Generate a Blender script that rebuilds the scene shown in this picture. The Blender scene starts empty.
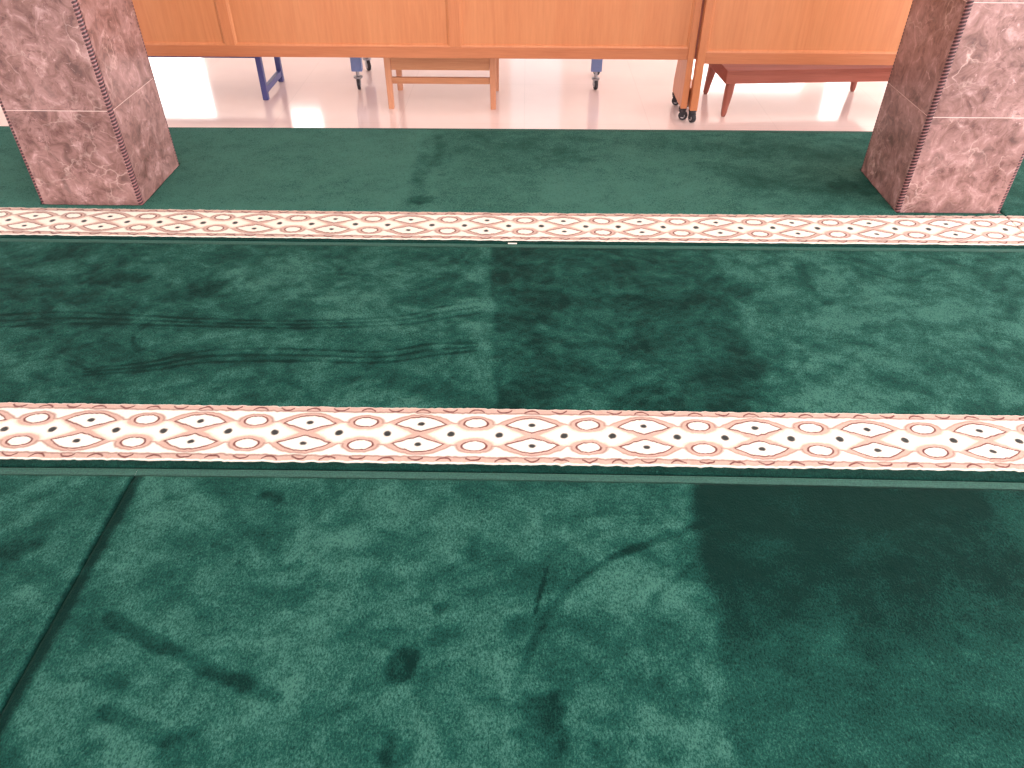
import bpy, bmesh, math, random
import numpy as np
from mathutils import Vector, Matrix
random.seed(7)
PI = math.pi
S = bpy.context.scene
C = S.collection

# ------------------------------------------------------------------ camera
F_PX, PITCH, YAW, ROLL, H = 753.3364, 0.6784, -0.0155, 0.0024, 1.2969
fw = np.array([math.sin(YAW)*math.cos(PITCH), math.cos(YAW)*math.cos(PITCH), -math.sin(PITCH)])
r0 = np.array([math.cos(YAW), -math.sin(YAW), 0.]); u0 = np.cross(r0, fw)
rt = math.cos(ROLL)*r0 + math.sin(ROLL)*u0
up = -math.sin(ROLL)*r0 + math.cos(ROLL)*u0
cam = bpy.data.cameras.new('camera'); cam_o = bpy.data.objects.new('camera', cam); C.objects.link(cam_o)
cam.sensor_width = 36; cam.lens = F_PX/1024*36; cam.clip_start = .05; cam.clip_end = 200
cam_o.matrix_world = Matrix(((rt[0], up[0], -fw[0], 0), (rt[1], up[1], -fw[1], 0), (rt[2], up[2], -fw[2], H), (0, 0, 0, 1)))
S.camera = cam_o

def spot(x, y, z=.008):
    """photo point -> (X, Y) on the level plane z"""
    d = (x-512)/F_PX*rt - (y-384)/F_PX*up + fw
    t = (z-H)/d[2]
    return t*d[0], t*d[1]

# ------------------------------------------------------------------ materials
def lin(r, g, b):
    f = lambda c: (c/255/12.92 if c/255 <= .04045 else ((c/255+.055)/1.055)**2.4)
    return (f(r), f(g), f(b), 1)

class NT:
    def __init__(s, name):
        s.m = bpy.data.materials.new(name); s.m.use_nodes = True
        s.t = s.m.node_tree; s.b = s.t.nodes['Principled BSDF']
    def n(s, typ, **kw):
        o = s.t.nodes.new(typ)
        for k, v in kw.items():
            if k.startswith('i_'): o.inputs[k[2:].replace('_', ' ')].default_value = v
            else: setattr(o, k, v)
        return o
    def l(s, a, b): s.t.links.new(a, b)
    def ramp(s, fac, stops):
        r = s.n('ShaderNodeValToRGB'); e = r.color_ramp.elements
        while len(e) > 1: e.remove(e[-1])
        e[0].position, e[0].color = stops[0]
        for p, c in stops[1:]:
            k = e.new(p); k.color = c
        s.l(fac, r.inputs[0]); return r.outputs[0]
    def mix(s, fac, a, b, mode='MIX'):
        m = s.n('ShaderNodeMix', data_type='RGBA', blend_type=mode)
        for v, i in ((fac, 0), (a, 6), (b, 7)):
            if isinstance(v, (int, float)): m.inputs[i].default_value = v
            elif isinstance(v, tuple): m.inputs[i].default_value = v
            else: s.l(v, m.inputs[i])
        return m.outputs[2]
    def bump(s, h, strength, dist=.002):
        b = s.n('ShaderNodeBump'); b.inputs['Strength'].default_value = strength; b.inputs['Distance'].default_value = dist
        s.l(h, b.inputs['Height']); s.l(b.outputs[0], s.b.inputs['Normal'])
    def set(s, **kw):
        for k, v in kw.items(): s.b.inputs[k.replace('_', ' ')].default_value = v
    def coords(s, scale=(1, 1, 1), kind='Object'):
        tc = s.n('ShaderNodeTexCoord'); mp = s.n('ShaderNodeMapping'); mp.inputs['Scale'].default_value = scale
        s.l(tc.outputs[kind], mp.inputs[0]); return mp.outputs[0]
    def noise(s, vec, scale, detail=4, rough=.55, dist=0):
        n = s.n('ShaderNodeTexNoise'); n.inputs['Scale'].default_value = scale; n.inputs['Detail'].default_value = detail
        n.inputs['Roughness'].default_value = rough; n.inputs['Distortion'].default_value = dist
        s.l(vec, n.inputs['Vector']); return n.outputs[0]

def plain(name, col, rough=.5, metal=0, spec=.5):
    k = NT(name); v = k.coords()
    n = k.noise(v, 60, 3)
    c = tuple(x*.9 for x in col[:3])+(1,)
    k.l(k.mix(n, c, tuple(min(1, x*1.08) for x in col[:3])+(1,)), k.b.inputs['Base Color'])
    k.set(Roughness=rough, Metallic=metal); k.b.inputs['Specular IOR Level'].default_value = spec
    return k.m

def wood(name, a, b, grain=(30, 30, 1.6), rough=.35):
    k = NT(name); v = k.coords(grain)
    n1 = k.noise(v, 1.0, 6, .6, .6); v2 = k.coords(tuple(g*4 for g in grain)); n2 = k.noise(v2, 1.6, 3)
    c = k.ramp(n1, [(.3, a), (.7, b)])
    c = k.mix(.25, c, k.ramp(n2, [(.3, tuple(x*.75 for x in a[:3])+(1,)), (.7, b)]))
    k.l(c, k.b.inputs['Base Color']); k.set(Roughness=rough); k.b.inputs['Specular IOR Level'].default_value = .5 if rough < .6 else .2; k.bump(n1, .08, .001)
    return k.m

PILE_DARK, PILE_MID, PILE_LIGHT = lin(2, 38, 34), lin(25, 76, 68), lin(62, 112, 102)
def pile_mat():
    k = NT('green_pile')
    at = k.n('ShaderNodeAttribute', attribute_name='lay')
    fine = k.noise(k.coords((260, 150, 260)), 1, 2, .75, .3)      # single tufts, leaning along the roll's depth
    fine2 = k.noise(k.coords((520, 330, 520)), 1, 1, .6); mid = k.noise(k.coords(), 70, 3, .65)
    def madd(a, f, b):
        m = k.n('ShaderNodeMath', operation='MULTIPLY_ADD'); k.l(a, m.inputs[0]); m.inputs[1].default_value = f
        if isinstance(b, float): m.inputs[2].default_value = b
        else: k.l(b, m.inputs[2])
        return m.outputs[0]
    tuft = madd(fine, 1.9, madd(fine2, .9, madd(mid, .45, -1.625)))
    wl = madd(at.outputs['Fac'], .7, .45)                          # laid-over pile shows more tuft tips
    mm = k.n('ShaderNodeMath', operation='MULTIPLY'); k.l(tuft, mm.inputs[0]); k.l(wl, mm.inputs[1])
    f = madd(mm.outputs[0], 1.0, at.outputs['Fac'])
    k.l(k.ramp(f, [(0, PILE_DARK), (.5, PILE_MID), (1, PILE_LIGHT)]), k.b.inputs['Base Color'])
    k.set(Roughness=.95, Sheen_Weight=.06, Sheen_Roughness=.5); k.b.inputs['Specular IOR Level'].default_value = .1
    k.b.inputs['Sheen Tint'].default_value = lin(150, 200, 186)
    k.bump(fine, .8, .004)
    return k.m

def band_mat():
    k = NT('woven_border')
    at = k.n('ShaderNodeAttribute', attribute_name='weave'); v = k.coords()
    fine = k.noise(v, 420, 2, .7)
    k.l(k.mix(.5, at.outputs['Color'], k.ramp(fine, [(.25, (.62, .6, .58, 1)), (.6, (1, 1, 1, 1))]), 'MULTIPLY'), k.b.inputs['Base Color'])
    k.set(Roughness=.95, Sheen_Weight=.15); k.b.inputs['Specular IOR Level'].default_value = .1; k.bump(fine, .5, .003)
    return k.m

def marble_mat():
    k = NT('pink_brown_marble')
    tc = k.n('ShaderNodeTexCoord'); ge = k.n('ShaderNodeNewGeometry'); oi = k.n('ShaderNodeObjectInfo')
    ad = k.n('ShaderNodeVectorMath', operation='MULTIPLY_ADD')
    cx = k.n('ShaderNodeCombineXYZ')
    for i in range(3): k.l(ge.outputs['Random Per Island'], cx.inputs[i])
    k.l(cx.outputs[0], ad.inputs[0]); ad.inputs[1].default_value = (7, 13, 19)
    ad2 = k.n('ShaderNodeVectorMath', operation='ADD'); k.l(tc.outputs['Object'], ad2.inputs[0]); k.l(oi.outputs['Location'], ad2.inputs[1])
    k.l(ad2.outputs[0], ad.inputs[2]); v = ad.outputs[0]
    big = k.noise(v, 5, 6, .6, .9); mid = k.noise(v, 17, 6, .68, .9); fine = k.noise(v, 48, 4, .7, .6)
    base = k.ramp(big, [(.34, lin(106, 76, 73)), (.5, lin(148, 113, 110)), (.64, lin(186, 148, 147))])
    c = k.mix(.58, base, k.ramp(mid, [(.34, lin(70, 45, 43)), (.45, lin(132, 96, 92)), (.56, lin(164, 126, 124)), (.68, lin(214, 177, 177))]))
    spots = k.ramp(fine, [(.39, (1, 1, 1, 1)), (.46, (0, 0, 0, 1))]); clus = k.ramp(k.noise(v, 8, 3), [(.45, (.05, .05, .05, 1)), (.6, (.6, .6, .6, 1))])
    sm = k.n('ShaderNodeMath', operation='MULTIPLY'); k.l(spots, sm.inputs[0]); k.l(clus, sm.inputs[1])
    c = k.mix(sm.outputs[0], c, lin(96, 62, 62))
    flk = k.ramp(k.noise(v, 30, 3, .6, 1.5), [(.66, (0, 0, 0, 1)), (.74, (.55, .55, .55, 1))])
    c = k.mix(flk, c, lin(222, 186, 186))
    # pale crackled veins
    wn = k.n('ShaderNodeTexNoise'); wn.inputs['Scale'].default_value = 6; wn.inputs['Detail'].default_value = 4; k.l(v, wn.inputs['Vector'])
    wv = k.n('ShaderNodeVectorMath', operation='MULTIPLY_ADD'); k.l(wn.outputs['Color'], wv.inputs[0]); wv.inputs[1].default_value = (.4, .4, .4); k.l(v, wv.inputs[2])
    vo = k.n('ShaderNodeTexVoronoi', feature='DISTANCE_TO_EDGE'); vo.inputs['Scale'].default_value = 9; k.l(wv.outputs[0], vo.inputs['Vector'])
    vein = k.ramp(vo.outputs['Distance'], [(0, (1, 1, 1, 1)), (.01, (.6, .6, .6, 1)), (.05, (0, 0, 0, 1))])
    mask = k.ramp(k.noise(v, 6, 3), [(.5, (0, 0, 0, 1)), (.66, (.6, .6, .6, 1))])
    vm = k.n('ShaderNodeMath', operation='MULTIPLY'); k.l(vein, vm.inputs[0]); k.l(mask, vm.inputs[1])
    c = k.mix(vm.outputs[0], c, lin(226, 196, 190))
    k.l(c, k.b.inputs['Base Color']); k.set(Roughness=.28); k.b.inputs['Specular IOR Level'].default_value = .45
    return k.m

def floor_mat():
    k = NT('polished_floor_tile'); v = k.coords((1, 1, 1))
    br = k.n('ShaderNodeTexBrick', offset=0.0); br.inputs['Scale'].default_value = 1
    br.inputs['Brick Width'].default_value = .6; br.inputs['Row Height'].default_value = .6; br.inputs['Mortar Size'].default_value = .002
    br.inputs['Color1'].default_value = lin(240, 216, 213); br.inputs['Color2'].default_value = lin(237, 213, 210); br.inputs['Mortar'].default_value = lin(226, 203, 200)
    k.l(v, br.inputs['Vector'])
    n = k.noise(v, 3, 5)
    k.l(k.mix(.35, br.outputs['Color'], k.ramp(n, [(.35, lin(234, 208, 206)), (.65, lin(244, 222, 218))])), k.b.inputs['Base Color'])
    k.set(Roughness=.085); k.b.inputs['Specular IOR Level'].default_value = .75
    return k.m

M = dict(
    pile=pile_mat(), band=band_mat(), marble=marble_mat(), floor=floor_mat(),
    wall=plain('painted_plaster', lin(236, 226, 218), .8), ceil=plain('white_ceiling', lin(240, 238, 234), .9),
    wallframe=plain('window_frame_paint', lin(235, 228, 222), .5),
    panel=wood('orange_veneer', lin(200, 122, 80), lin(212, 139, 95), (14, 14, 1.2), .38),
    frame_h=wood('orange_timber_level_grain', lin(184, 108, 72), lin(200, 126, 88), (1.6, 30, 30), .38),
    frame_v=wood('orange_timber_upright_grain', lin(194, 116, 76), lin(210, 134, 92), (30, 30, 1.6), .38),
    stool_h=wood('pale_teak_level_grain', lin(170, 108, 74), lin(192, 134, 98), (2, 34, 34), .45),
    stool_v=wood('pale_teak_upright_grain', lin(186, 122, 90), lin(206, 146, 114), (34, 34, 2), .45),
    red_h=wood('red_brown_timber_level_grain', lin(138, 76, 64), lin(164, 96, 82), (2, 34, 34), .75),
    red_v=wood('red_brown_timber_upright_grain', lin(134, 72, 60), lin(160, 92, 78), (34, 34, 2), .35),
    blue=plain('blue_enamelled_steel', lin(66, 68, 122), .4), blue2=plain('light_blue_enamelled_steel', lin(108, 126, 176), .4),
    black=plain('black_rubber', lin(40, 36, 44), .6), steel=plain('zinc_steel', lin(150, 145, 150), .35, .8), wheel=plain('grey_nylon_wheel', lin(190, 182, 186), .4),
    grout=plain('white_grout', lin(238, 214, 210), .8), tag=plain('white_woven_tag', lin(240, 236, 230), .8),
    selv=None)
k = NT('green_selvage'); v = k.coords((1, 1, 1)); n = k.noise(v, 260, 2)
k.l(k.ramp(n, [(.3, lin(32, 74, 67)), (.7, lin(52, 98, 88))]), k.b.inputs['Base Color']); k.set(Roughness=.9); k.bump(n, .3, .002); M['selv'] = k.m
k = NT('rope_bead'); at = k.n('ShaderNodeAttribute', attribute_name='twist')
k.l(k.ramp(at.outputs['Fac'], [(.22, lin(150, 104, 106)), (.5, lin(72, 42, 48)), (1, lin(60, 34, 42))]), k.b.inputs['Base Color']); k.set(Roughness=.35); M['rope'] = k.m

# ------------------------------------------------------------------ object helpers
def link(name, me, mat, parent=None, loc=None):
    o = bpy.data.objects.new(name, me); C.objects.link(o)
    if mat is not None and not me.materials: me.materials.append(mat)
    if parent is not None: o.parent = parent
    if loc is not None: o.location = loc
    return o
def from_bm(name, bm, mat, parent=None, smooth=False, loc=None):
    bmesh.ops.recalc_face_normals(bm, faces=bm.faces)
    me = bpy.data.meshes.new(name); bm.to_mesh(me); bm.free()
    if smooth: me.polygons.foreach_set('use_smooth', [True]*len(me.polygons))
    return link(name, me, mat, parent, loc)
def thing(name, label, cat, loc=(0, 0, 0), rz=0, group=None):
    o = bpy.data.objects.new(name, None); C.objects.link(o); o.location = loc; o.rotation_euler = (0, 0, rz)
    o.empty_display_size = .1
    tag(o, label, cat, group); o['kind'] = 'thing'; return o
def tag(o, label, cat, group=None):
    o['label'] = label; o['category'] = cat
    if group: o['group'] = group
def struct(o): o['kind'] = 'structure'; return o

def box(bm, x0, x1, y0, y1, z0, z1, bev=0):
    r = bmesh.ops.create_cube(bm, size=1, matrix=Matrix.LocRotScale(((x0+x1)/2, (y0+y1)/2, (z0+z1)/2), None, (x1-x0, y1-y0, z1-z0)))
    if bev:
        es = list({e for v in r['verts'] for e in v.link_edges})
        bmesh.ops.bevel(bm, geom=es, offset=bev, segments=2, affect='EDGES', profile=.5)
def boxes(name, lst, mat, parent=None, bev=.002):
    bm = bmesh.new()
    for b in lst: box(bm, *b, bev)
    return from_bm(name, bm, mat, parent)
def hexa(bm, bot, top):
    """box from 4 bottom and 4 top corners"""
    vb = [bm.verts.new(p) for p in bot]; vt = [bm.verts.new(p) for p in top]
    bm.faces.new(vb[::-1]); bm.faces.new(vt)
    for i in range(4): bm.faces.new((vb[i], vb[(i+1) % 4], vt[(i+1) % 4], vt[i]))
def lathe(bm, prof, seg=20, mat=Matrix()):
    rings = []
    for r, z in prof:
        rings.append([bm.verts.new(mat @ Vector((r*math.cos(2*PI*i/seg), r*math.sin(2*PI*i/seg), z))) for i in range(seg)])
    for a, b in zip(rings, rings[1:]):
        for i in range(seg): bm.faces.new((a[i], a[(i+1) % seg], b[(i+1) % seg], b[i]))
    bm.faces.new(rings[0][::-1]); bm.faces.new(rings[-1])

# ------------------------------------------------------------------ numpy noise
def vnoise(x, y, seed):
    xi, yi = np.floor(x).astype(np.int64), np.floor(y).astype(np.int64); fx, fy = x-xi, y-yi
    fx = fx*fx*(3-2*fx); fy = fy*fy*(3-2*fy)
    def h(a, b):
        n = (a*374761393+b*668265263+seed*974711) & 0x7fffffff
        n = ((n ^ (n >> 13))*1274126177) & 0x7fffffff
        return ((n ^ (n >> 16)) & 0xffff)/32767.5-1
    return (h(xi, yi)*(1-fx)+h(xi+1, yi)*fx)*(1-fy)+(h(xi, yi+1)*(1-fx)+h(xi+1, yi+1)*fx)*fy
def fbm(x, y, seed, octs=4, gain=.5):
    t = np.zeros_like(x); a = 1; s = 0
    for i in range(octs):
        t += a*vnoise(x*2**i, y*2**i, seed+i*17); s += a; a *= gain
    return t/s
def sstep(a, b, x):
    t = np.clip((x-a)/(b-a), 0, 1); return t*t*(3-2*t)

# ------------------------------------------------------------------ carpets: how the pile lies, plus a painted column shadow
def seg_dist(X, Y, pts):
    d = np.full(X.shape, 9.)
    for (ax, ay), (bx, by) in zip(pts, pts[1:]):
        vx, vy = bx-ax, by-ay; L = vx*vx+vy*vy+1e-12
        t = np.clip(((X-ax)*vx+(Y-ay)*vy)/L, 0, 1)
        d = np.minimum(d, np.hypot(X-ax-t*vx, Y-ay-t*vy))
    return d
def smooth_pts(pts, n=6):
    P = [np.array(p) for p in pts]; P = [2*P[0]-P[1]]+P+[2*P[-1]-P[-2]]; out = []
    for i in range(1, len(P)-2):
        for t in np.linspace(0, 1, n, endpoint=False):
            a, b, c, d = P[i-1:i+3]
            out.append(.5*((2*b)+(-a+c)*t+(2*a-5*b+4*c-d)*t*t+(-a+3*b-3*c+d)*t**3))
    out.append(P[-2]); return [tuple(p) for p in out]
def stroke(L, X, Y, px, width, amt, soft=None):
    pts = smooth_pts([spot(*p) for p in px]) if len(px) > 2 else [spot(*p) for p in px]
    soft = soft or width*.75
    d = seg_dist(X, Y, pts)+fbm(X*26, Y*26, 91, 3)*.5*width
    L += amt*(.75+.55*fbm(X*12, Y*12, 19, 3))*(1-sstep(width*.35, width*.35+soft, d))
def blob(L, X, Y, px, rx, ry, amt):
    cx, cy = spot(*px)
    d = np.hypot((X-cx)/rx, (Y-cy)/ry)+1.1*fbm(X*19, Y*19, 57, 4, .65)
    L += amt*(.8+.5*fbm(X*30, Y*30, 44, 2))*(1-sstep(.35, 1.25, d))
def suede(X, Y, seed, amt=.5):
    wx = fbm(X*4, Y*4, seed+5, 2)*.10; wy = fbm(X*4, Y*4, seed+9, 2)*.10
    a = fbm((X+wx)*7, (Y+wy)*10, seed, 5, .66); b = fbm((X-wy)*17, (Y+wx)*21, seed+31, 4, .6); c = fbm((X+wx*.4)*45, (Y+wy*.4)*50, seed+77, 2)
    return amt*(np.tanh(2.8*a)*.62+np.tanh(2.8*b)*.56+.42*c)
def wedge(X, Y, p, q, soft, side=1):
    """1 on the right hand of the floor line p -> q (away from the viewer)"""
    (ax, ay), (bx, by) = spot(*p), spot(*q)
    s = ((X-ax)*(by-ay)-(Y-ay)*(bx-ax))/math.hypot(bx-ax, by-ay)+fbm(X*9, Y*9, 23, 3)*.02
    return sstep(-soft, soft, s*side)

def lay_front(X, Y):
    L = .55+suede(X, Y, 3, .30)
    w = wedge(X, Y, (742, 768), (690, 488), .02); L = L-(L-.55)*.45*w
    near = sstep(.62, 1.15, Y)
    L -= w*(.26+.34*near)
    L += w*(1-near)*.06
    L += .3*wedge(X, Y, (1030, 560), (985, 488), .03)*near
    stroke(L, X, Y, [(108, 618), (160, 645), (215, 672), (275, 697)], .020, -.55)
    stroke(L, X, Y, [(50, 678), (90, 676), (122, 684)], .017, -.32)
    stroke(L, X, Y, [(105, 712), (140, 728), (165, 738)], .017, -.36)
    stroke(L, X, Y, [(705, 522), (650, 542), (600, 565), (560, 600), (535, 640), (515, 690)], .012, -.26)
    stroke(L, X, Y, [(712, 550), (680, 575), (650, 605), (628, 635)], .014, -.24)
    stroke(L, X, Y, [(547, 568), (541, 590), (535, 612)], .005, -.45)
    stroke(L, X, Y, [(705, 524), (660, 538), (612, 557)], .012, -.12)
    L -= .6*sstep(-.925, -.913, X)*(1-sstep(-.899, -.879, X))
    L += .10*sstep(-.95, -.932, X)*(1-sstep(-.928, -.921, X))
    blob(L, X, Y, (402, 666), .034, .045, -.8); blob(L, X, Y, (392, 755), .035, .03, -.6)
    blob(L, X, Y, (545, 715), .045, .05, -.5); blob(L, X, Y, (610, 752), .035, .03, -.6)
    blob(L, X, Y, (268, 496), .035, .03, -.6); blob(L, X, Y, (180, 745), .045, .03, -.5)
    blob(L, X, Y, (470, 555), .03, .05, -.2); blob(L, X, Y, (440, 610), .02, .02, -.35)
    blob(L, X, Y, (640, 690), .05, .03, -.2); blob(L, X, Y, (20, 550), .05, .03, -.3)
    blob(L, X, Y, (590, 540), .06, .06, .12); blob(L, X, Y, (330, 555), .1, .07, .14); blob(L, X, Y, (350, 610), .07, .04, .1)
    blob(L, X, Y, (650, 600), .05, .06, .12)
    return L
def lay_mid(X, Y):
    L = .50+suede(X, Y, 12, .33)
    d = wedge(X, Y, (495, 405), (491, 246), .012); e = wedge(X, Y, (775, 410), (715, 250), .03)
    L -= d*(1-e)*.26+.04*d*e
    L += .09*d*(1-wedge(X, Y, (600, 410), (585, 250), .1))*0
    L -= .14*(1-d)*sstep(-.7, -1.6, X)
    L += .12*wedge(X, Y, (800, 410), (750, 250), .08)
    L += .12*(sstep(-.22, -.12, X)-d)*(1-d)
    for off in (-7, -1, 5):
        stroke(L, X, Y, [(0, 322+off), (60, 319+off), (120, 320+off*.8), (200, 323+off*.6), (300, 325+off*.6), (400, 321+off*.7), (440, 314+off), (480, 308+off)], .006, -.42, .007)
    for off in (-6, 0, 6):
        stroke(L, X, Y, [(85, 372+off*.5), (150, 366+off*.7), (210, 356+off), (300, 355+off), (380, 357+off*.9), (430, 350+off), (475, 347+off*.6)], .006, -.42, .007)
    for off in (0, 7):
        stroke(L, X, Y, [(150, 322), (134, 330+off), (136, 345+off*.6), (160, 353+off*.5), (210, 356)], .006, -.22, .007)
        stroke(L, X, Y, [(0, 362+off), (40, 352+off), (62, 352+off), (95, 366+off)], .007, -.22, .008)
    stroke(L, X, Y, [(400, 350), (385, 405)], .008, -.15, .01)
    blob(L, X, Y, (120, 280), .12, .05, -.3); blob(L, X, Y, (70, 300), .14, .06, -.25); blob(L, X, Y, (200, 290), .1, .06, -.25)
    blob(L, X, Y, (325, 283), .06, .04, -.35); blob(L, X, Y, (460, 262), .05, .04, -.3); blob(L, X, Y, (545, 300), .08, .08, -.12)
    blob(L, X, Y, (280, 270), .16, .12, .2); blob(L, X, Y, (245, 335), .12, .04, .12); blob(L, X, Y, (40, 330), .2, .1, -.15)
    blob(L, X, Y, (640, 340), .1, .06, -.12)
    return L
def lay_far(X, Y):
    L = .92+suede(X, Y, 40, .17)
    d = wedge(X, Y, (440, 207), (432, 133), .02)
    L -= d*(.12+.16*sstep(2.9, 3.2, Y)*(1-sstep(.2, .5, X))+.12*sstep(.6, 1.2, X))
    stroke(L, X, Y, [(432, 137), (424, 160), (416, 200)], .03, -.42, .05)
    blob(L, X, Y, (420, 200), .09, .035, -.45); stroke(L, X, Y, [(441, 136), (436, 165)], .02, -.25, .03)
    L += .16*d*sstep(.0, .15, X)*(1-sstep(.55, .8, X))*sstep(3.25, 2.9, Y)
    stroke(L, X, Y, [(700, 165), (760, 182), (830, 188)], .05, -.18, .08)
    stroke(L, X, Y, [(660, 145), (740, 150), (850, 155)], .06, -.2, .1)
    stroke(L, X, Y, [(560, 150), (600, 175), (610, 205)], .03, -.1, .06)
    blob(L, X, Y, (862, 188), .13, .09, -.34)  # pile shading plus the right column's shadow, both put into the pile tone
    return L
def lay_flat(seed): return lambda X, Y: .5+suede(X, Y, seed, .2)

# ------------------------------------------------------------------ carpets: the woven border
WHITE, SALMON, PEACH, RUST, DOT = [np.array(lin(*c)[:3]) for c in ((255, 250, 240), (209, 178, 166), (238, 216, 200), (112, 58, 56), (50, 54, 54))]
PERIOD = .2835
def weave(X, Y, y0, y1, x_lens, seed):
    n1 = fbm(X*90, Y*90, seed, 2)
    U = (X-x_lens+n1*.0012+fbm(X*6, Y*6, seed+3, 2)*.003)/PERIOD
    u = U-np.round(U)                                 # -0.5 .. 0.5, lens pair at 0, ring pair at +-0.5
    V = (Y+n1*.0010-(y0+y1)/2)/(y1-y0)                # -0.5 .. 0.5
    v = np.abs(V); w = np.abs(u); c = .5-w            # c: distance to the ring's centre
    ax = .85                                          # border depth over period
    # signed fields, > 0 inside, in units of the period
    lens = np.minimum((v-.045-.56*w)*.70, (.315-2.6*w*w-v)*.70)
    ring = (1-np.hypot(c/.105, (v-.205)/.085))*.08
    ringo = (1-np.hypot(c/.16, (v-.205)/.128))*.11
    hexa_ = np.minimum.reduce([(w-.055-1.12*v)*.5, (.195-v)*.7, -ringo-.002])
    arc = (v-(.365-1.75*w*w))*.7
    tri = np.minimum.reduce([arc, -ringo, (.395-v)*.7, (v-.20)*.7])
    out = np.empty(X.shape+(3,)); out[:] = SALMON
    peach = sstep(.0, .045, hexa_)[..., None]
    hx = sstep(-.002, .012, hexa_)[..., None]
    out = out*(1-hx)+(PEACH*(1-peach)+WHITE*peach)*hx
    def put(f, col):
        nonlocal out
        m = sstep(-.004, .006, f)[..., None]; out = out*(1-m)+col*m
    put(tri, WHITE)
    def edge(f, wd, amt=1., where=None):
        nonlocal out
        m = (1-sstep(wd*.45, wd, np.abs(f)))*amt
        if where is not None: m = m*where
        out = out*(1-m[..., None])+RUST*m[..., None]
    put(lens, WHITE); put(ring, WHITE)
    dash = .55+.45*np.sign(np.sin(X*420+Y*300+n1*2))
    edge(lens, .0105, 1.); edge(ring, .0105, 1.)
    edge(tri, .015, .42, v < .39)
    # dots: in the lens, and two on the middle line between lens and ring
    def dot(du, dv, ru, rv):
        nonlocal out
        f = 1-np.hypot((w-du+.15*(V-dv if du else 0)*0)/ru, (v-dv)/rv)
        m = sstep(-.25, .25, f)[..., None]; out = out*(1-m)+DOT*m
    dot(0, .188, .032, .036); dot(.288, 0, .036, .05)
    # outer stripes with small tildes
    st = sstep(.395, .402, v)*(1-sstep(.468, .476, v))
    out = out*(1-st[..., None])+(SALMON*.96+.02)*st[..., None]
    ln = (1-sstep(.008, .018, np.abs(v-.398)))*.5
    out = out*(1-ln[..., None])+RUST*ln[..., None]
    q = U*4; qi = np.round(q); qf = q-qi; sg = np.where(np.mod(qi, 2) == 0, 1., -1.)
    cur = .436+sg*(.022-1.05*qf*qf*.62)
    sq = (1-sstep(.008, .018, np.abs(v-cur)))*(np.abs(qf) < .27)*1.
    out = out*(1-sq[..., None])+RUST*sq[..., None]
    ed = sstep(.478, .486, v)[..., None]; out = out*(1-ed)+WHITE*ed
    return np.clip(out, 0, 1)

# ------------------------------------------------------------------ carpets: mesh
THICK = .008
def sheet(name, xs, ys, mat, parent, lay=None, weav=None, holes=(), y_wave=None, seed=0, edge=.003):
    """pile surface on a fine grid with a skirt down to the floor"""
    xs, ys = np.array(xs), np.array(ys)
    X, Y = np.meshgrid(xs, ys)
    nx, ny = len(xs), len(ys)
    Yd = Y.copy()
    if y_wave is not None:                            # gentle bow of the woven edge + ragged pile ends
        f0, f1 = y_wave; t = (Y-ys[0])/(ys[-1]-ys[0])
        Yd = f0(X)*(1-t)+f1(X)*t
    Z = THICK+.0012*fbm(X*30, Yd*30, seed+2, 3)+.0006*fbm(X*160, Yd*160, seed+4, 1)
    b = np.zeros((ny, nx), bool); b[0] = b[-1] = True; b[:, 0] = b[:, -1] = True
    cx, cy = (xs[:-1]+xs[1:])/2, (ys[:-1]+ys[1:])/2
    CX, CY = np.meshgrid(cx, cy); keep = np.ones((ny-1, nx-1), bool)
    for (hx0, hx1, hy0, hy1) in holes: keep &= ~((CX > hx0) & (CX < hx1) & (CY > hy0) & (CY < hy1))
    Z[b] -= edge
    L = None
    if lay is not None:
        L = lay(X, Yd); Z += .0016*np.clip(L-.5, -.6, .6)
    idx = np.arange(nx*ny).reshape(ny, nx)
    q = np.stack([idx[:-1, :-1], idx[:-1, 1:], idx[1:, 1:], idx[1:, :-1]], -1)[keep]
    co = np.stack([X, Yd, Z], -1).reshape(-1, 3)
    # skirt
    e = np.concatenate([q[:, [0, 1]], q[:, [1, 2]], q[:, [2, 3]], q[:, [3, 0]]])
    key = np.minimum(e[:, 0], e[:, 1])*(nx*ny)+np.maximum(e[:, 0], e[:, 1])
    _, inv, cnt = np.unique(key, return_inverse=True, return_counts=True)
    be = e[cnt[inv] == 1]
    bv = np.unique(be); low = co[bv].copy(); low[:, 2] = .0005
    remap = np.zeros(nx*ny, np.int64); remap[bv] = np.arange(len(bv))+nx*ny
    sk = np.stack([be[:, 1], be[:, 0], remap[be[:, 0]], remap[be[:, 1]]], -1)
    co = np.concatenate([co, low]); faces = np.concatenate([q, sk])
    used = np.unique(faces); rm = np.full(len(co), -1); rm[used] = np.arange(len(used)); co = co[used]; faces = rm[faces]
    me = bpy.data.meshes.new(name)
    me.vertices.add(len(co)); me.vertices.foreach_set('co', co.astype(np.float32).ravel())
    me.loops.add(faces.size); me.loops.foreach_set('vertex_index', faces.astype(np.int32).ravel())
    me.polygons.add(len(faces)); me.polygons.foreach_set('loop_start', np.arange(0, faces.size, 4, dtype=np.int32))
    me.update(calc_edges=True)
    me.polygons.foreach_set('use_smooth', np.ones(len(faces), bool))
    if L is not None:
        a = me.attributes.new('lay', 'FLOAT', 'POINT')
        full = np.concatenate([L.ravel(), np.full(len(bv), .2)])[used]; a.data.foreach_set('value', full.astype(np.float32))
    if weav is not None:
        a = me.attributes.new('weave', 'FLOAT_COLOR', 'POINT')
        Wc = weav(X, Y).reshape(-1, 3); Wc = np.concatenate([Wc, Wc[bv]])[used]
        a.data.foreach_set('color', np.concatenate([Wc, np.ones((len(Wc), 1))], 1).astype(np.float32).ravel())
    me.update()
    return link(name, me, mat, parent)
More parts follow.
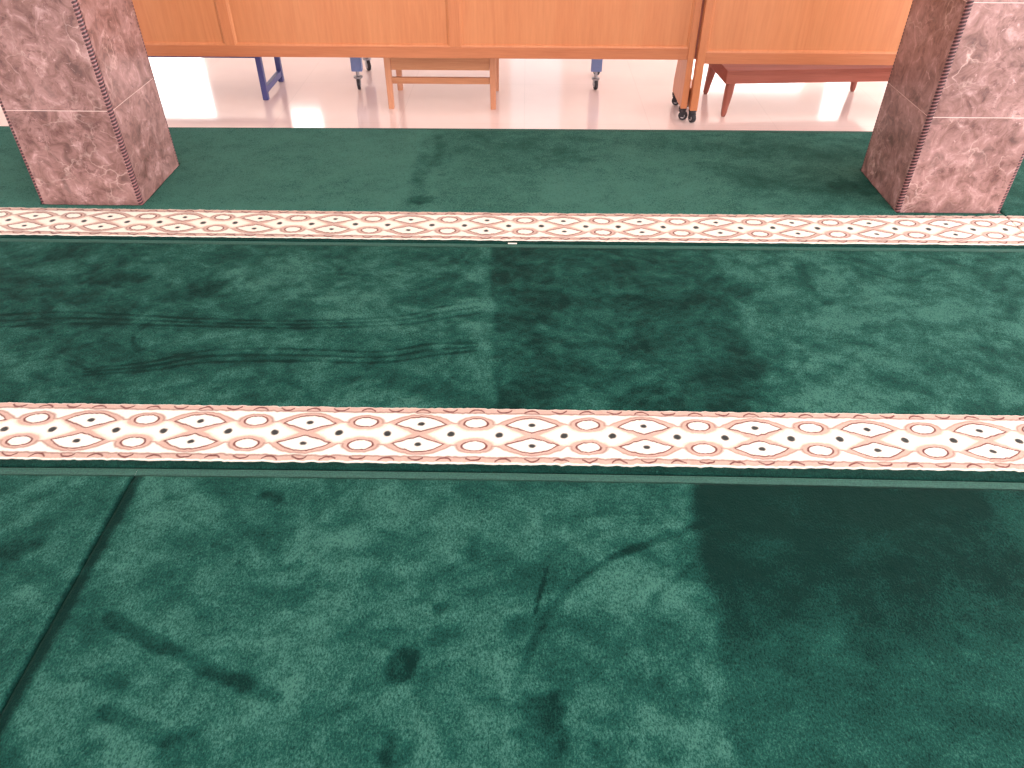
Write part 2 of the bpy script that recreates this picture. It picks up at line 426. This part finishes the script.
def grid(a, b, step, extra=()):
    n = max(2, int(round((b-a)/step))+1); g = np.linspace(a, b, n)
    for e in extra:
        i = np.argmin(np.abs(g-e)); g[i] = e
    return g
def bow(pts, rag=0., seed=0, gain=1):
    """edge line through floor points; rag = ragged pile ends"""
    px = np.array([p[0] for p in pts]); py = np.array([p[1] for p in pts])
    co = np.polyfit(px, py, 2)
    def f(X):
        Xc = np.clip(X, px.min()-.2, px.max()+.2)
        return np.polyval(co, Xc)+rag*fbm(X*60, X*0+.5, seed, 2)
    return f
E_far_end = bow([spot(180, 127), spot(520, 128.5), spot(865, 131)])
E_b2t = bow([spot(0, 207), spot(512, 212.5), spot(1000, 215.5)], .003, 1)
E_b2b = bow([spot(0, 234), spot(512, 240), spot(1000, 244.5)], .004, 2)
E_s2 = bow([spot(0, 237.5), spot(512, 243.5), spot(1000, 248)])
E_b1t = bow([spot(0, 402), spot(300, 406), spot(512, 408.5), spot(760, 412), spot(1023, 415)], .003, 3)
E_b1b = bow([spot(0, 458), spot(300, 461.5), spot(512, 464), spot(760, 466.5), spot(1023, 470.5)], .004, 4)
E_s1 = bow([spot(0, 466.5), spot(300, 469.5), spot(512, 472.5), spot(760, 476), spot(1023, 482)])
shift = lambda f, d: (lambda X: f(X)+d)
flat = lambda y: (lambda X: X*0+y)
SELV = .022

COLW = .398
LX, LY, RX, RY = -1.866, 2.672, 1.4215, 2.675
HOLES = [(LX-.002, LX+COLW+.002, LY-.004, LY+COLW+.004), (RX-.002, RX+COLW+.002, RY-.004, RY+COLW+.004)]

def selvage(parent, xs, edge_f):
    # flat woven lip along the far edge: two thin cords on a low strip
    prof = [(0, .0005), (0, .0065), (.003, .0082), (.006, .0064), (.0075, .0060), (.0095, .0080), (.013, .0066), (.018, .0062), (SELV-.001, .006), (SELV-.001, .0005)]
    bm = bmesh.new(); prev = None
    ex = edge_f(np.array(xs))
    for x, y in zip(xs, ex):
        ring = [bm.verts.new((x, y-.002-d, z)) for d, z in prof]
        if prev:
            for i in range(len(prof)-1): bm.faces.new((prev[i], ring[i], ring[i+1], prev[i+1]))
        prev = ring
    return from_bm('selvage', bm, M['selv'], parent)

def carpet(label, x0, x1, far_f, bt_f, bb_f, near_f, lay, step, x_lens, seed, holes=(), bandstep=.0021, extra=(), eyes=()):
    root = thing('prayer_carpet', label, 'carpet', (0, 0, 0), 0, 'green prayer carpet rolls')
    xs = grid(x0, x1, step, extra)
    y1 = float(np.mean(far_f(np.array([0.]))))-SELV; yt = float(bt_f(np.array([0.]))[0])
    lip = shift(far_f, -SELV-.002)
    sheet('pile_field', xs, grid(yt if bt_f is not near_f else yt, y1, step, eyes), M['pile'], root, lay=lay, holes=holes, y_wave=None if holes else (shift(bt_f, .0), lip), seed=seed)
    selvage(root, np.linspace(x0, x1, 60), far_f)
    if bb_f is not None:
        yb = float(bb_f(np.array([0.]))[0]); yn = float(near_f(np.array([0.]))[0])
        sheet('border_band', grid(x0, x1, bandstep), grid(yb, yt, bandstep), M['band'], root, weav=lambda X, Y: weave(X, Y, yb, yt, x_lens, seed), y_wave=(bb_f, bt_f), seed=seed+1)
        sheet('edge_strip', grid(x0, x1, step), grid(yn, yb, .004), M['pile'], root, lay=lambda X, Y: .14+.1*fbm(X*20, Y*60, seed, 2), y_wave=(shift(near_f, .003), bb_f), seed=seed+2)
    return root

near = flat(.06)
carpet('green carpet lying left of the long dark seam in the foreground', -2.0, -0.9129, E_s1, near, None, near, lay_front, .006, 0, 11)
carpet('large foreground green carpet right of the long dark seam, dark on its right', -0.9127, 2.0, E_s1, near, None, near, lay_front, .0055, 0, 13)
XL1 = spot(306, 436)[0]
carpet('middle green carpet with curved wheel tracks and the nearer, larger patterned border', -2.3, 2.3, E_s2, E_b1t, E_b1b, E_s1, lay_mid, .005, XL1, 21)
XL2 = spot(410, 225)[0]
h = HOLES
far_f = lambda X: E_far_end(X)
JOIN = RX+COLW+.003
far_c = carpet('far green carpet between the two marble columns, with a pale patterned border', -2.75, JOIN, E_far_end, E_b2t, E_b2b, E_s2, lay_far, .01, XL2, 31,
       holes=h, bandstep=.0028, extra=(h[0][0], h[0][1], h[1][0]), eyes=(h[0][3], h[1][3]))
t = boxes('care_label', [(spot(508, 243)[0], spot(517, 243)[0], 2.386, 2.393, .0092, .0112)], M['tag'], far_c, .0006); t['label'] = 'tiny white sewn label'
carpet('sliver of green carpet right of the right-hand marble column at the picture edge', JOIN+.004, 2.75, E_far_end, E_b2t, E_b2b, E_s2, lay_flat(71), .01, XL2+.11, 33, bandstep=.0028)

# ------------------------------------------------------------------ marble columns
COLH, COURSE, NOTCH = 3.6, .3682, .0130
def rope_mesh():
    me = bpy.data.meshes.new('corner_bead'); seg = 14; dz = .0024; R = .0122; pitch = .0118
    z = np.arange(0, COLH, dz); ang = np.arange(seg)/seg*2*PI
    Zz, A = np.meshgrid(z, ang, indexing='ij')
    ph = Zz/pitch*2*PI-A*2.0
    wv = .5+.5*np.cos(ph); r = R-.0010*(1-sstep(.05, .5, wv))
    co = np.stack([r*np.cos(A), r*np.sin(A), Zz+.0005], -1).reshape(-1, 3)
    n = len(z); i = np.arange(n-1)[:, None]*seg; j = np.arange(seg)[None, :]; j2 = (j+1) % seg
    q = np.stack([i+j, i+j2, i+seg+j2, i+seg+j], -1).reshape(-1, 4)
    me.vertices.add(len(co)); me.vertices.foreach_set('co', co.astype(np.float32).ravel())
    me.loops.add(q.size); me.loops.foreach_set('vertex_index', q.astype(np.int32).ravel())
    me.polygons.add(len(q)); me.polygons.foreach_set('loop_start', np.arange(0, q.size, 4, dtype=np.int32)); me.update(calc_edges=True)
    me.polygons.foreach_set('use_smooth', np.ones(len(q), bool))
    a = me.attributes.new('twist', 'FLOAT', 'POINT'); a.data.foreach_set('value', wv.astype(np.float32).ravel()); me.update()
    return me
ROPE = rope_mesh()
def column(x, y, label):
    w = COLW; root = thing('marble_column', label, 'column', (x+w/2, y+w/2, 0), 0, 'marble columns')
    bm = bmesh.new(); a, c = w/2, w/2-NOTCH-.003
    zc = .0005
    while zc < COLH-.01:
        z1 = min(COURSE*(round(zc/COURSE)+1)-.0022, COLH)
        for s in ((0, -1), (0, 1), (1, 0), (-1, 0)):           # four facing slabs
            if s[1]: box(bm, -c, c, min(s[1]*a, s[1]*(a-.02)), max(s[1]*a, s[1]*(a-.02)), zc, z1, .0008)
            else: box(bm, min(s[0]*a, s[0]*(a-.02)), max(s[0]*a, s[0]*(a-.02)), -c, c, zc, z1, .0008)
        zc = z1+.0022
    from_bm('marble_facing', bm, M['marble'], root)
    g = a-.0015
    bm = bmesh.new()
    e = g-NOTCH
    pts = [(-e, -g), (e, -g), (e, -e), (g, -e), (g, e), (e, e), (e, g), (-e, g), (-e, e), (-g, e), (-g, -e), (-e, -e)]
    vb = [bm.verts.new((p[0], p[1], .0005)) for p in pts]; f = bm.faces.new(vb)
    ex = bmesh.ops.extrude_face_region(bm, geom=[f]); bmesh.ops.translate(bm, verts=[v for v in ex['geom'] if isinstance(v, bmesh.types.BMVert)], vec=(0, 0, COLH-.001))
    gr = from_bm('grout_joint', bm, M['grout'], root); gr['label'] = 'thin pale grout lines'
    for i, (sx, sy) in enumerate(((-1, -1), (1, -1), (1, 1), (-1, 1))):
        o = link('corner_bead', ROPE, M['rope'], root, (sx*(a-NOTCH+.001), sy*(a-NOTCH+.001), 0)); o.rotation_euler = (0, 0, i*PI/2); o['label'] = 'dark brown rope-twist corner bead'
    return root
column(LX, LY, 'square brown-pink marble column at the left of the photo')
column(RX, RY, 'square brown-pink marble column at the right, dark shade on carpet beside it')

# ------------------------------------------------------------------ casters
def caster(parent, x, y, z_top, rad, steer, mat_wheel, mat_fork, tw=.018):
    bm = bmesh.new()
    sr = rad*.9 if z_top-rad*2 < .02 else rad*.3
    lathe(bm, [(.004, rad*2-.002), (rad*.8, rad*2-.002), (rad*.8, rad*2+.006), (sr, rad*2+.008), (sr, z_top), (.004, z_top)], 16, Matrix.Translation((x, y, 0)))
    R = Matrix.Translation((x, y, 0)) @ Matrix.Rotation(steer, 4, 'Z')
    for s in (-1, 1):
        b2 = bmesh.new(); box(b2, s*tw*.62-.0015, s*tw*.62+.0015, -rad*.45-.004, rad*.45, rad*.75, rad*2, 0)
        b2.transform(R); me = bpy.data.meshes.new('t'); b2.to_mesh(me); b2.free(); bm.from_mesh(me); bpy.data.meshes.remove(me)
    fk = from_bm('caster', bm, mat_fork, parent, False)
    bm = bmesh.new(); W = R @ Matrix.Translation((0, -rad*.25, rad)) @ Matrix.Rotation(PI/2, 4, 'Y')
    t = tw/2
    lathe(bm, [(rad*.3, -t*1.05), (rad*.62, -t*.85), (rad*.7, -t), (rad*.93, -t), (rad, -t*.6), (rad, t*.6), (rad*.93, t), (rad*.7, t), (rad*.62, t*.85), (rad*.3, t*1.05)], 24, W)
    w = from_bm('wheel', bm, mat_wheel, fk, True)
    bm = bmesh.new(); lathe(bm, [(rad*.5, -t*1.22), (rad*.5, t*1.22)], 16, W); from_bm('axle', bm, M['wheel'], fk)
    return fk

# ------------------------------------------------------------------ wooden partitions
TOP = 1.7
def partition(label, y, z0, posts, mulls, side_feet, facing_label=None):
    """front face at depth y; posts = [(x0,x1)...] end posts, mulls = [(x0,x1)...] inner uprights"""
    pw = posts[0][1]; xe = posts[1][0]
    root = thing('wooden_room_divider', label, 'room divider', ((posts[0][0]+posts[1][1])/2, y, 0), 0, 'rolling wooden room dividers')
    ox = root.location.x; X = lambda v: v-ox
    th = .036
    boxes('bottom_rail', [(X(pw), X(xe), .006, .006+th, z0, z0+.05)], M['frame_h'], root, .002)
    boxes('top_rail', [(X(pw), X(xe), .006, .006+th, TOP-.06, TOP)], M['frame_h'], root, .002)
    cuts = [pw]+[v for m in mulls for v in m]+[xe]
    for m in mulls: boxes('mullion', [(X(m[0]), X(m[1]), .0065, .0055+th, z0+.05, TOP-.06)], M['frame_v'], root, .0015)
    for i in range(0, len(cuts), 2):
        a, b = X(cuts[i]), X(cuts[i+1]); zl, zh = z0+.05, TOP-.06
        boxes('panel', [(a-.002, b+.002, .016, .03, zl-.002, zh+.002)], M['panel'], root, 0)
        bm = bmesh.new(); d = .011
        # quarter-round bead framing the panel
        inner = [(a+d, zl+d), (b-d, zl+d), (b-d, zh-d), (a+d, zh-d)]; outer = [(a, zl), (b, zl), (b, zh), (a, zh)]
        ro = [bm.verts.new((p[0], .0075, p[1])) for p in outer]; mid = [bm.verts.new((p[0]*.45+q[0]*.55, .0095, p[1]*.45+q[1]*.55)) for p, q in zip(outer, inner)]
        ri = [bm.verts.new((p[0], .0162, p[1])) for p in inner]; rb = [bm.verts.new((p[0], .0162, p[1])) for p in outer]
        for A, B in ((ro, mid), (mid, ri), (ri, rb), (rb, ro)):
            for j in range(4): bm.faces.new((A[j], A[(j+1) % 4], B[(j+1) % 4], B[j]))
        from_bm('bead_moulding', bm, M['panel'], root)
    for k, (a, b) in enumerate(posts):
        boxes('post', [(X(a), X(b), 0, .045, .06, TOP+.01)], M['frame_v'], root, .002)
        depth = side_feet[k]
        bm = bmesh.new()                               # stabiliser board running back from the post foot
        xa, xb = X(a)+.001, X(b)-.001
        pr = [(.044, .06), (depth, .06), (depth, .12), (depth-.06, .30), (depth-.10, .62), (.044, .85)] if z0 > .275 else [(.044, .06), (depth, .06), (depth, .11), (depth-.05, .145), (.044, .145)]
        f = [bm.verts.new((xa, p[0], p[1])) for p in pr]; g = [bm.verts.new((xb, p[0], p[1])) for p in pr]
        bm.faces.new(f); bm.faces.new(g[::-1])
        for j in range(len(pr)): bm.faces.new((f[j], f[(j+1) % len(pr)], g[(j+1) % len(pr)], g[j]))
        from_bm('foot_board', bm, M['frame_v'], root)
        xm = X((a+b)/2)
        for yy, st in ((.022, .35+k*.8), (depth-.03, 1.1)):
            caster(root, xm, yy, .0605, .0215, st, M['black'], M['black'], .02)
    return root
pl = partition('long orange wooden partition with three panels, left of the dark gap', 3.652, .281, [(-2.442, -2.408), (.748, .778)], [(-1.380, -1.336), (-.346, -.296)], (.265, .265))
pr_ = partition('orange wooden partition right of the dark gap, above the red-brown table', 3.622, .272, [(.788, .822), (2.90, 2.934)], [(1.885, 1.937)], (.26, .26))

gs = boxes('edge_strip', [(.7795-pr_.location.x, .7875-pr_.location.x, .036, .044, .284, 1.70)], M['red_v'], pr_, .001); gs['label'] = 'added strip darkening the gap'  # strip added so the slit between the two dividers reads dark
# ------------------------------------------------------------------ pale wooden stool
st = thing('wooden_stool', 'pale wooden low table with a stretcher, standing behind the long partition', 'low table', (-.401, 3.95, 0))
x0, x1, ya, yb_, ht = -.281, .262, -.158, .158, .30
for sx in (0, 1):
    for sy in (0, 1):
        yy = ya if sy == 0 else yb_-.03; lw = .033
        xa = (x0 if sx == 0 else x1-lw)+(0 if sy == 0 else .006)
        bm = bmesh.new()
        ds = -.006 if sx == 0 else .004
        hexa(bm, [(xa+.003, yy, 0), (xa+lw-.004, yy, 0), (xa+lw-.004, yy+.03, 0), (xa+.003, yy+.03, 0)], [(xa, yy, ht), (xa+lw, yy, ht), (xa+lw, yy+.03, ht), (xa, yy+.03, ht)])
        bmesh.ops.bevel(bm, geom=list(bm.edges), offset=.002, segments=1, affect='EDGES')
        from_bm('leg', bm, M['stool_v'], st)
boxes('apron', [(x0+.033, x1-.033, ya+.004, ya+.022, .187, ht-.0005)], M['stool_h'], st)
boxes('apron', [(x0+.039, x1-.027, yb_-.022, yb_-.004, .235, ht-.0005)], M['stool_h'], st)
boxes('apron', [(x0+.008, x0+.024, ya+.03, yb_-.03, .235, ht-.0005)], M['stool_h'], st)
boxes('apron', [(x1-.02, x1-.004, ya+.03, yb_-.03, .235, ht-.0005)], M['stool_h'], st)
boxes('stretcher', [(x0+.031, x1-.032, ya+.007, ya+.025, .121, .151)], M['stool_h'], st)
boxes('tabletop', [(x0-.02, x1+.02, ya-.015, yb_+.02, ht, ht+.022)], M['stool_h'], st, .004)

# ------------------------------------------------------------------ red-brown low table
rtb = thing('low_table', 'red-brown low wooden table with tapered legs, tucked under the right partition', 'low table', (1.353, 3.9206, 0), .075)
x0, x1, ya, yb_, ht = -.415, .462, -.19, .195, .222
boxes('tabletop', [(x0, x1, ya, yb_, ht-.018, ht)], M['red_h'], rtb, .002)
boxes('apron', [(x0+.002, x1-.002, ya+.003, ya+.02, .160, ht-.0185)], M['red_h'], rtb)
boxes('apron', [(x0+.002, x1-.002, yb_-.02, yb_-.003, .160, ht-.0185)], M['red_h'], rtb)
boxes('apron', [(x0+.002, x0+.02, ya+.0205, yb_-.0205, .160, ht-.0185)], M['red_h'], rtb)
boxes('apron', [(x1-.02, x1-.002, ya+.0205, yb_-.0205, .160, ht-.0185)], M['red_h'], rtb)
for sx in (-1, 1):
    for sy in (-1, 1):
        cx = -.377 if sx < 0 else (.43 if sy < 0 else .385); cy = (ya+.036) if sy < 0 else (yb_-.036)
        bm = bmesh.new(); n = 14; tb = []
        rings = []
        for (r, z, off) in ((.0085, .0, .014), (.0125, .012, .0132), (.0155, .05, .010), (.0195, .10, .004), (.0215, .16, 0), (.0215, ht-.0195, 0)):
            rings.append([bm.verts.new((cx+sx*off+r*math.copysign(abs(math.cos(2*PI*i/n))**.7, math.cos(2*PI*i/n)), cy+sy*off*.8+r*math.copysign(abs(math.sin(2*PI*i/n))**.7, math.sin(2*PI*i/n)), z)) for i in range(n)])
        for A, B in zip(rings, rings[1:]):
            for i in range(n): bm.faces.new((A[i], A[(i+1) % n], B[(i+1) % n], B[i]))
        bm.faces.new(rings[0][::-1]); bm.faces.new(rings[-1])
        from_bm('leg', bm, M['red_v'], rtb, True)

# ------------------------------------------------------------------ blue steel table
bt = thing('steel_table', 'dark blue steel-framed low table behind the long partition, beside the left column', 'table', (-1.80, 4.07, 0))
x0, x1, ya, yb_, ht = -.50, .485, -.165, .165, .40
for xx in (x0, x1-.028):
    for yy in (ya, yb_-.028):
        boxes('leg', [(xx, xx+.028, yy, yy+.028, 0, ht)], M['blue'], bt, .003)
    boxes('side_rail', [(xx+.003, xx+.025, ya+.028, yb_-.028, .03, .06)], M['blue'], bt, .002)
for yy in (ya+.003, yb_-.025):
    boxes('long_rail', [(x0+.028, x1-.028, yy, yy+.022, .206, .24)], M['blue'], bt, .002)
boxes('tabletop', [(x0-.02, x1+.02, ya-.02, yb_+.02, ht, ht+.025)], M['blue2'], bt, .004)

# ------------------------------------------------------------------ blue rolling rack
rk = thing('rolling_rack', 'blue steel rack on small casters, two feet showing beneath the long partition', 'rack', (-.26, 4.27, 0))
feet = [(-.62, -.17), (-.628, .16), (.635, -.145), (.655, .10)]
for k, (fx, fy) in enumerate(feet):
    boxes('post', [(fx-.028, fx+.028, fy-.018, fy+.018, .093, 1.45)], M['blue2'], rk, .003)
    caster(rk, fx, fy, .094, .03 if k < 2 else .026, .5 if k % 2 else .15, M['black'], M['steel'], .016)
for z in (.45, .95, 1.42):
    bm = bmesh.new()
    hexa(bm, [(-.65, -.19, z), (.66, -.165, z), (.69, .12, z), (-.655, .18, z)], [(-.65, -.19, z+.03), (.66, -.165, z+.03), (.69, .12, z+.03), (-.655, .18, z+.03)])
    from_bm('shelf', bm, M['blue2'], rk)

# ------------------------------------------------------------------ room
X0, X1, Y0, Y1, ZC = -6.5, 6.5, -5.5, 9.2, 3.6
struct(boxes('floor', [(X0-.2, X1+.2, Y0-.2, Y1+.2, -.1, 0)], M['floor'], None, 0))
struct(boxes('ceiling', [(X0-.2, X1+.2, Y0-.2, Y1+.2, ZC, ZC+.15)], M['ceil'], None, 0))
def wall(name, axis, pos, a0, a1, openings, t=.2):
    """wall with rectangular openings (a, b, z0, z1) along its length"""
    bm = bmesh.new()
    def put(a, b, z0, z1):
        if b-a < .001 or z1-z0 < .001: return
        if axis == 'y': box(bm, a, b, min(pos, pos+t), max(pos, pos+t), z0, z1)
        else: box(bm, min(pos, pos+t), max(pos, pos+t), a, b, z0, z1)
    cur = a0
    for (a, b, z0, z1) in sorted(openings):
        put(cur, a, 0, ZC); put(a, b, 0, z0); put(a, b, z1, ZC); cur = b
    put(cur, a1, 0, ZC)
    return struct(from_bm(name, bm, M['wall']))
far_open = [(-5.4, -3.78, 0, 1.98), (-2.88, -2.48, 1.88, 2.3), (-.17, .44, .9, 2.6), (1.9, 3.3, .3, 1.59), (3.56, 3.86, .3, 1.95), (4.3, 5.6, .2, 1.66)]
wall('wall_far', 'y', Y1, X0, X1, far_open)
rear_open = [(-5.5, -2.0, .0, 2.9), (-1.0, 2.0, .9, 2.9), (2.6, 5.8, 0, 2.9)]
wall('wall_rear', 'y', Y0, X0, X1, rear_open, -.2)
right_open = [(-4.8, -2.0, 0, 2.9), (-1.2, 1.6, 0, 2.9), (2.6, 4.4, .9, 2.6), (5.4, 8.2, .4, 2.6)]
wall('wall_right', 'x', X1, Y0, Y1, right_open)
left_open = [(-4.0, -1.6, .9, 2.8), (.2, 2.2, .9, 2.6), (5.0, 8.4, .3, 2.7)]
wall('wall_left', 'x', X0, Y0, Y1, left_open, -.2)

# ------------------------------------------------------------------ light
w = bpy.data.worlds.new('sky'); S.world = w; w.use_nodes = True
bg = w.node_tree.nodes['Background']; bg.inputs[0].default_value = (1, .96, .93, 1); bg.inputs[1].default_value = 1.5
def window_light(name, axis, pos, op, sgn, power):
    a, b, z0, z1 = op
    l = bpy.data.lights.new(name, 'AREA'); l.shape = 'RECTANGLE'; l.size = b-a; l.size_y = z1-z0; l.energy = power*(b-a)*(z1-z0); l.color = (1, .975, .96)
    o = bpy.data.objects.new(name, l); C.objects.link(o)
    if axis == 'y': o.location = ((a+b)/2, pos, (z0+z1)/2); o.rotation_euler = (PI/2, 0, 0) if sgn > 0 else (-PI/2, 0, 0)
    else: o.location = (pos, (a+b)/2, (z0+z1)/2); o.rotation_euler = (PI/2, 0, PI/2) if sgn < 0 else (PI/2, 0, -PI/2)
    return o
# area light emits along its local -Z: +PI/2 about X sends it to +Y
for op in rear_open: window_light('daylight', 'y', Y0-.1, op, 1, 10.5)
for op, pw in zip(far_open, (22, 17, .5, 20, 14, 20)): window_light('daylight', 'y', Y1+.1, op, -1, pw)
for op, pw in zip(right_open, (31, 40, 20, 18)): window_light('daylight', 'x', X1+.1, op, -1, pw)
for op in left_open: window_light('daylight', 'x', X0-.1, op, 1, 5)

S.view_settings.view_transform = 'Standard'; S.view_settings.look = 'None'; S.view_settings.gamma = 1; S.view_settings.use_curve_mapping = False
S.view_settings.exposure = 0.0
S.cycles.use_denoising = True
S.cycles.max_bounces = 8; S.cycles.diffuse_bounces = 4; S.cycles.sample_clamp_indirect = 6
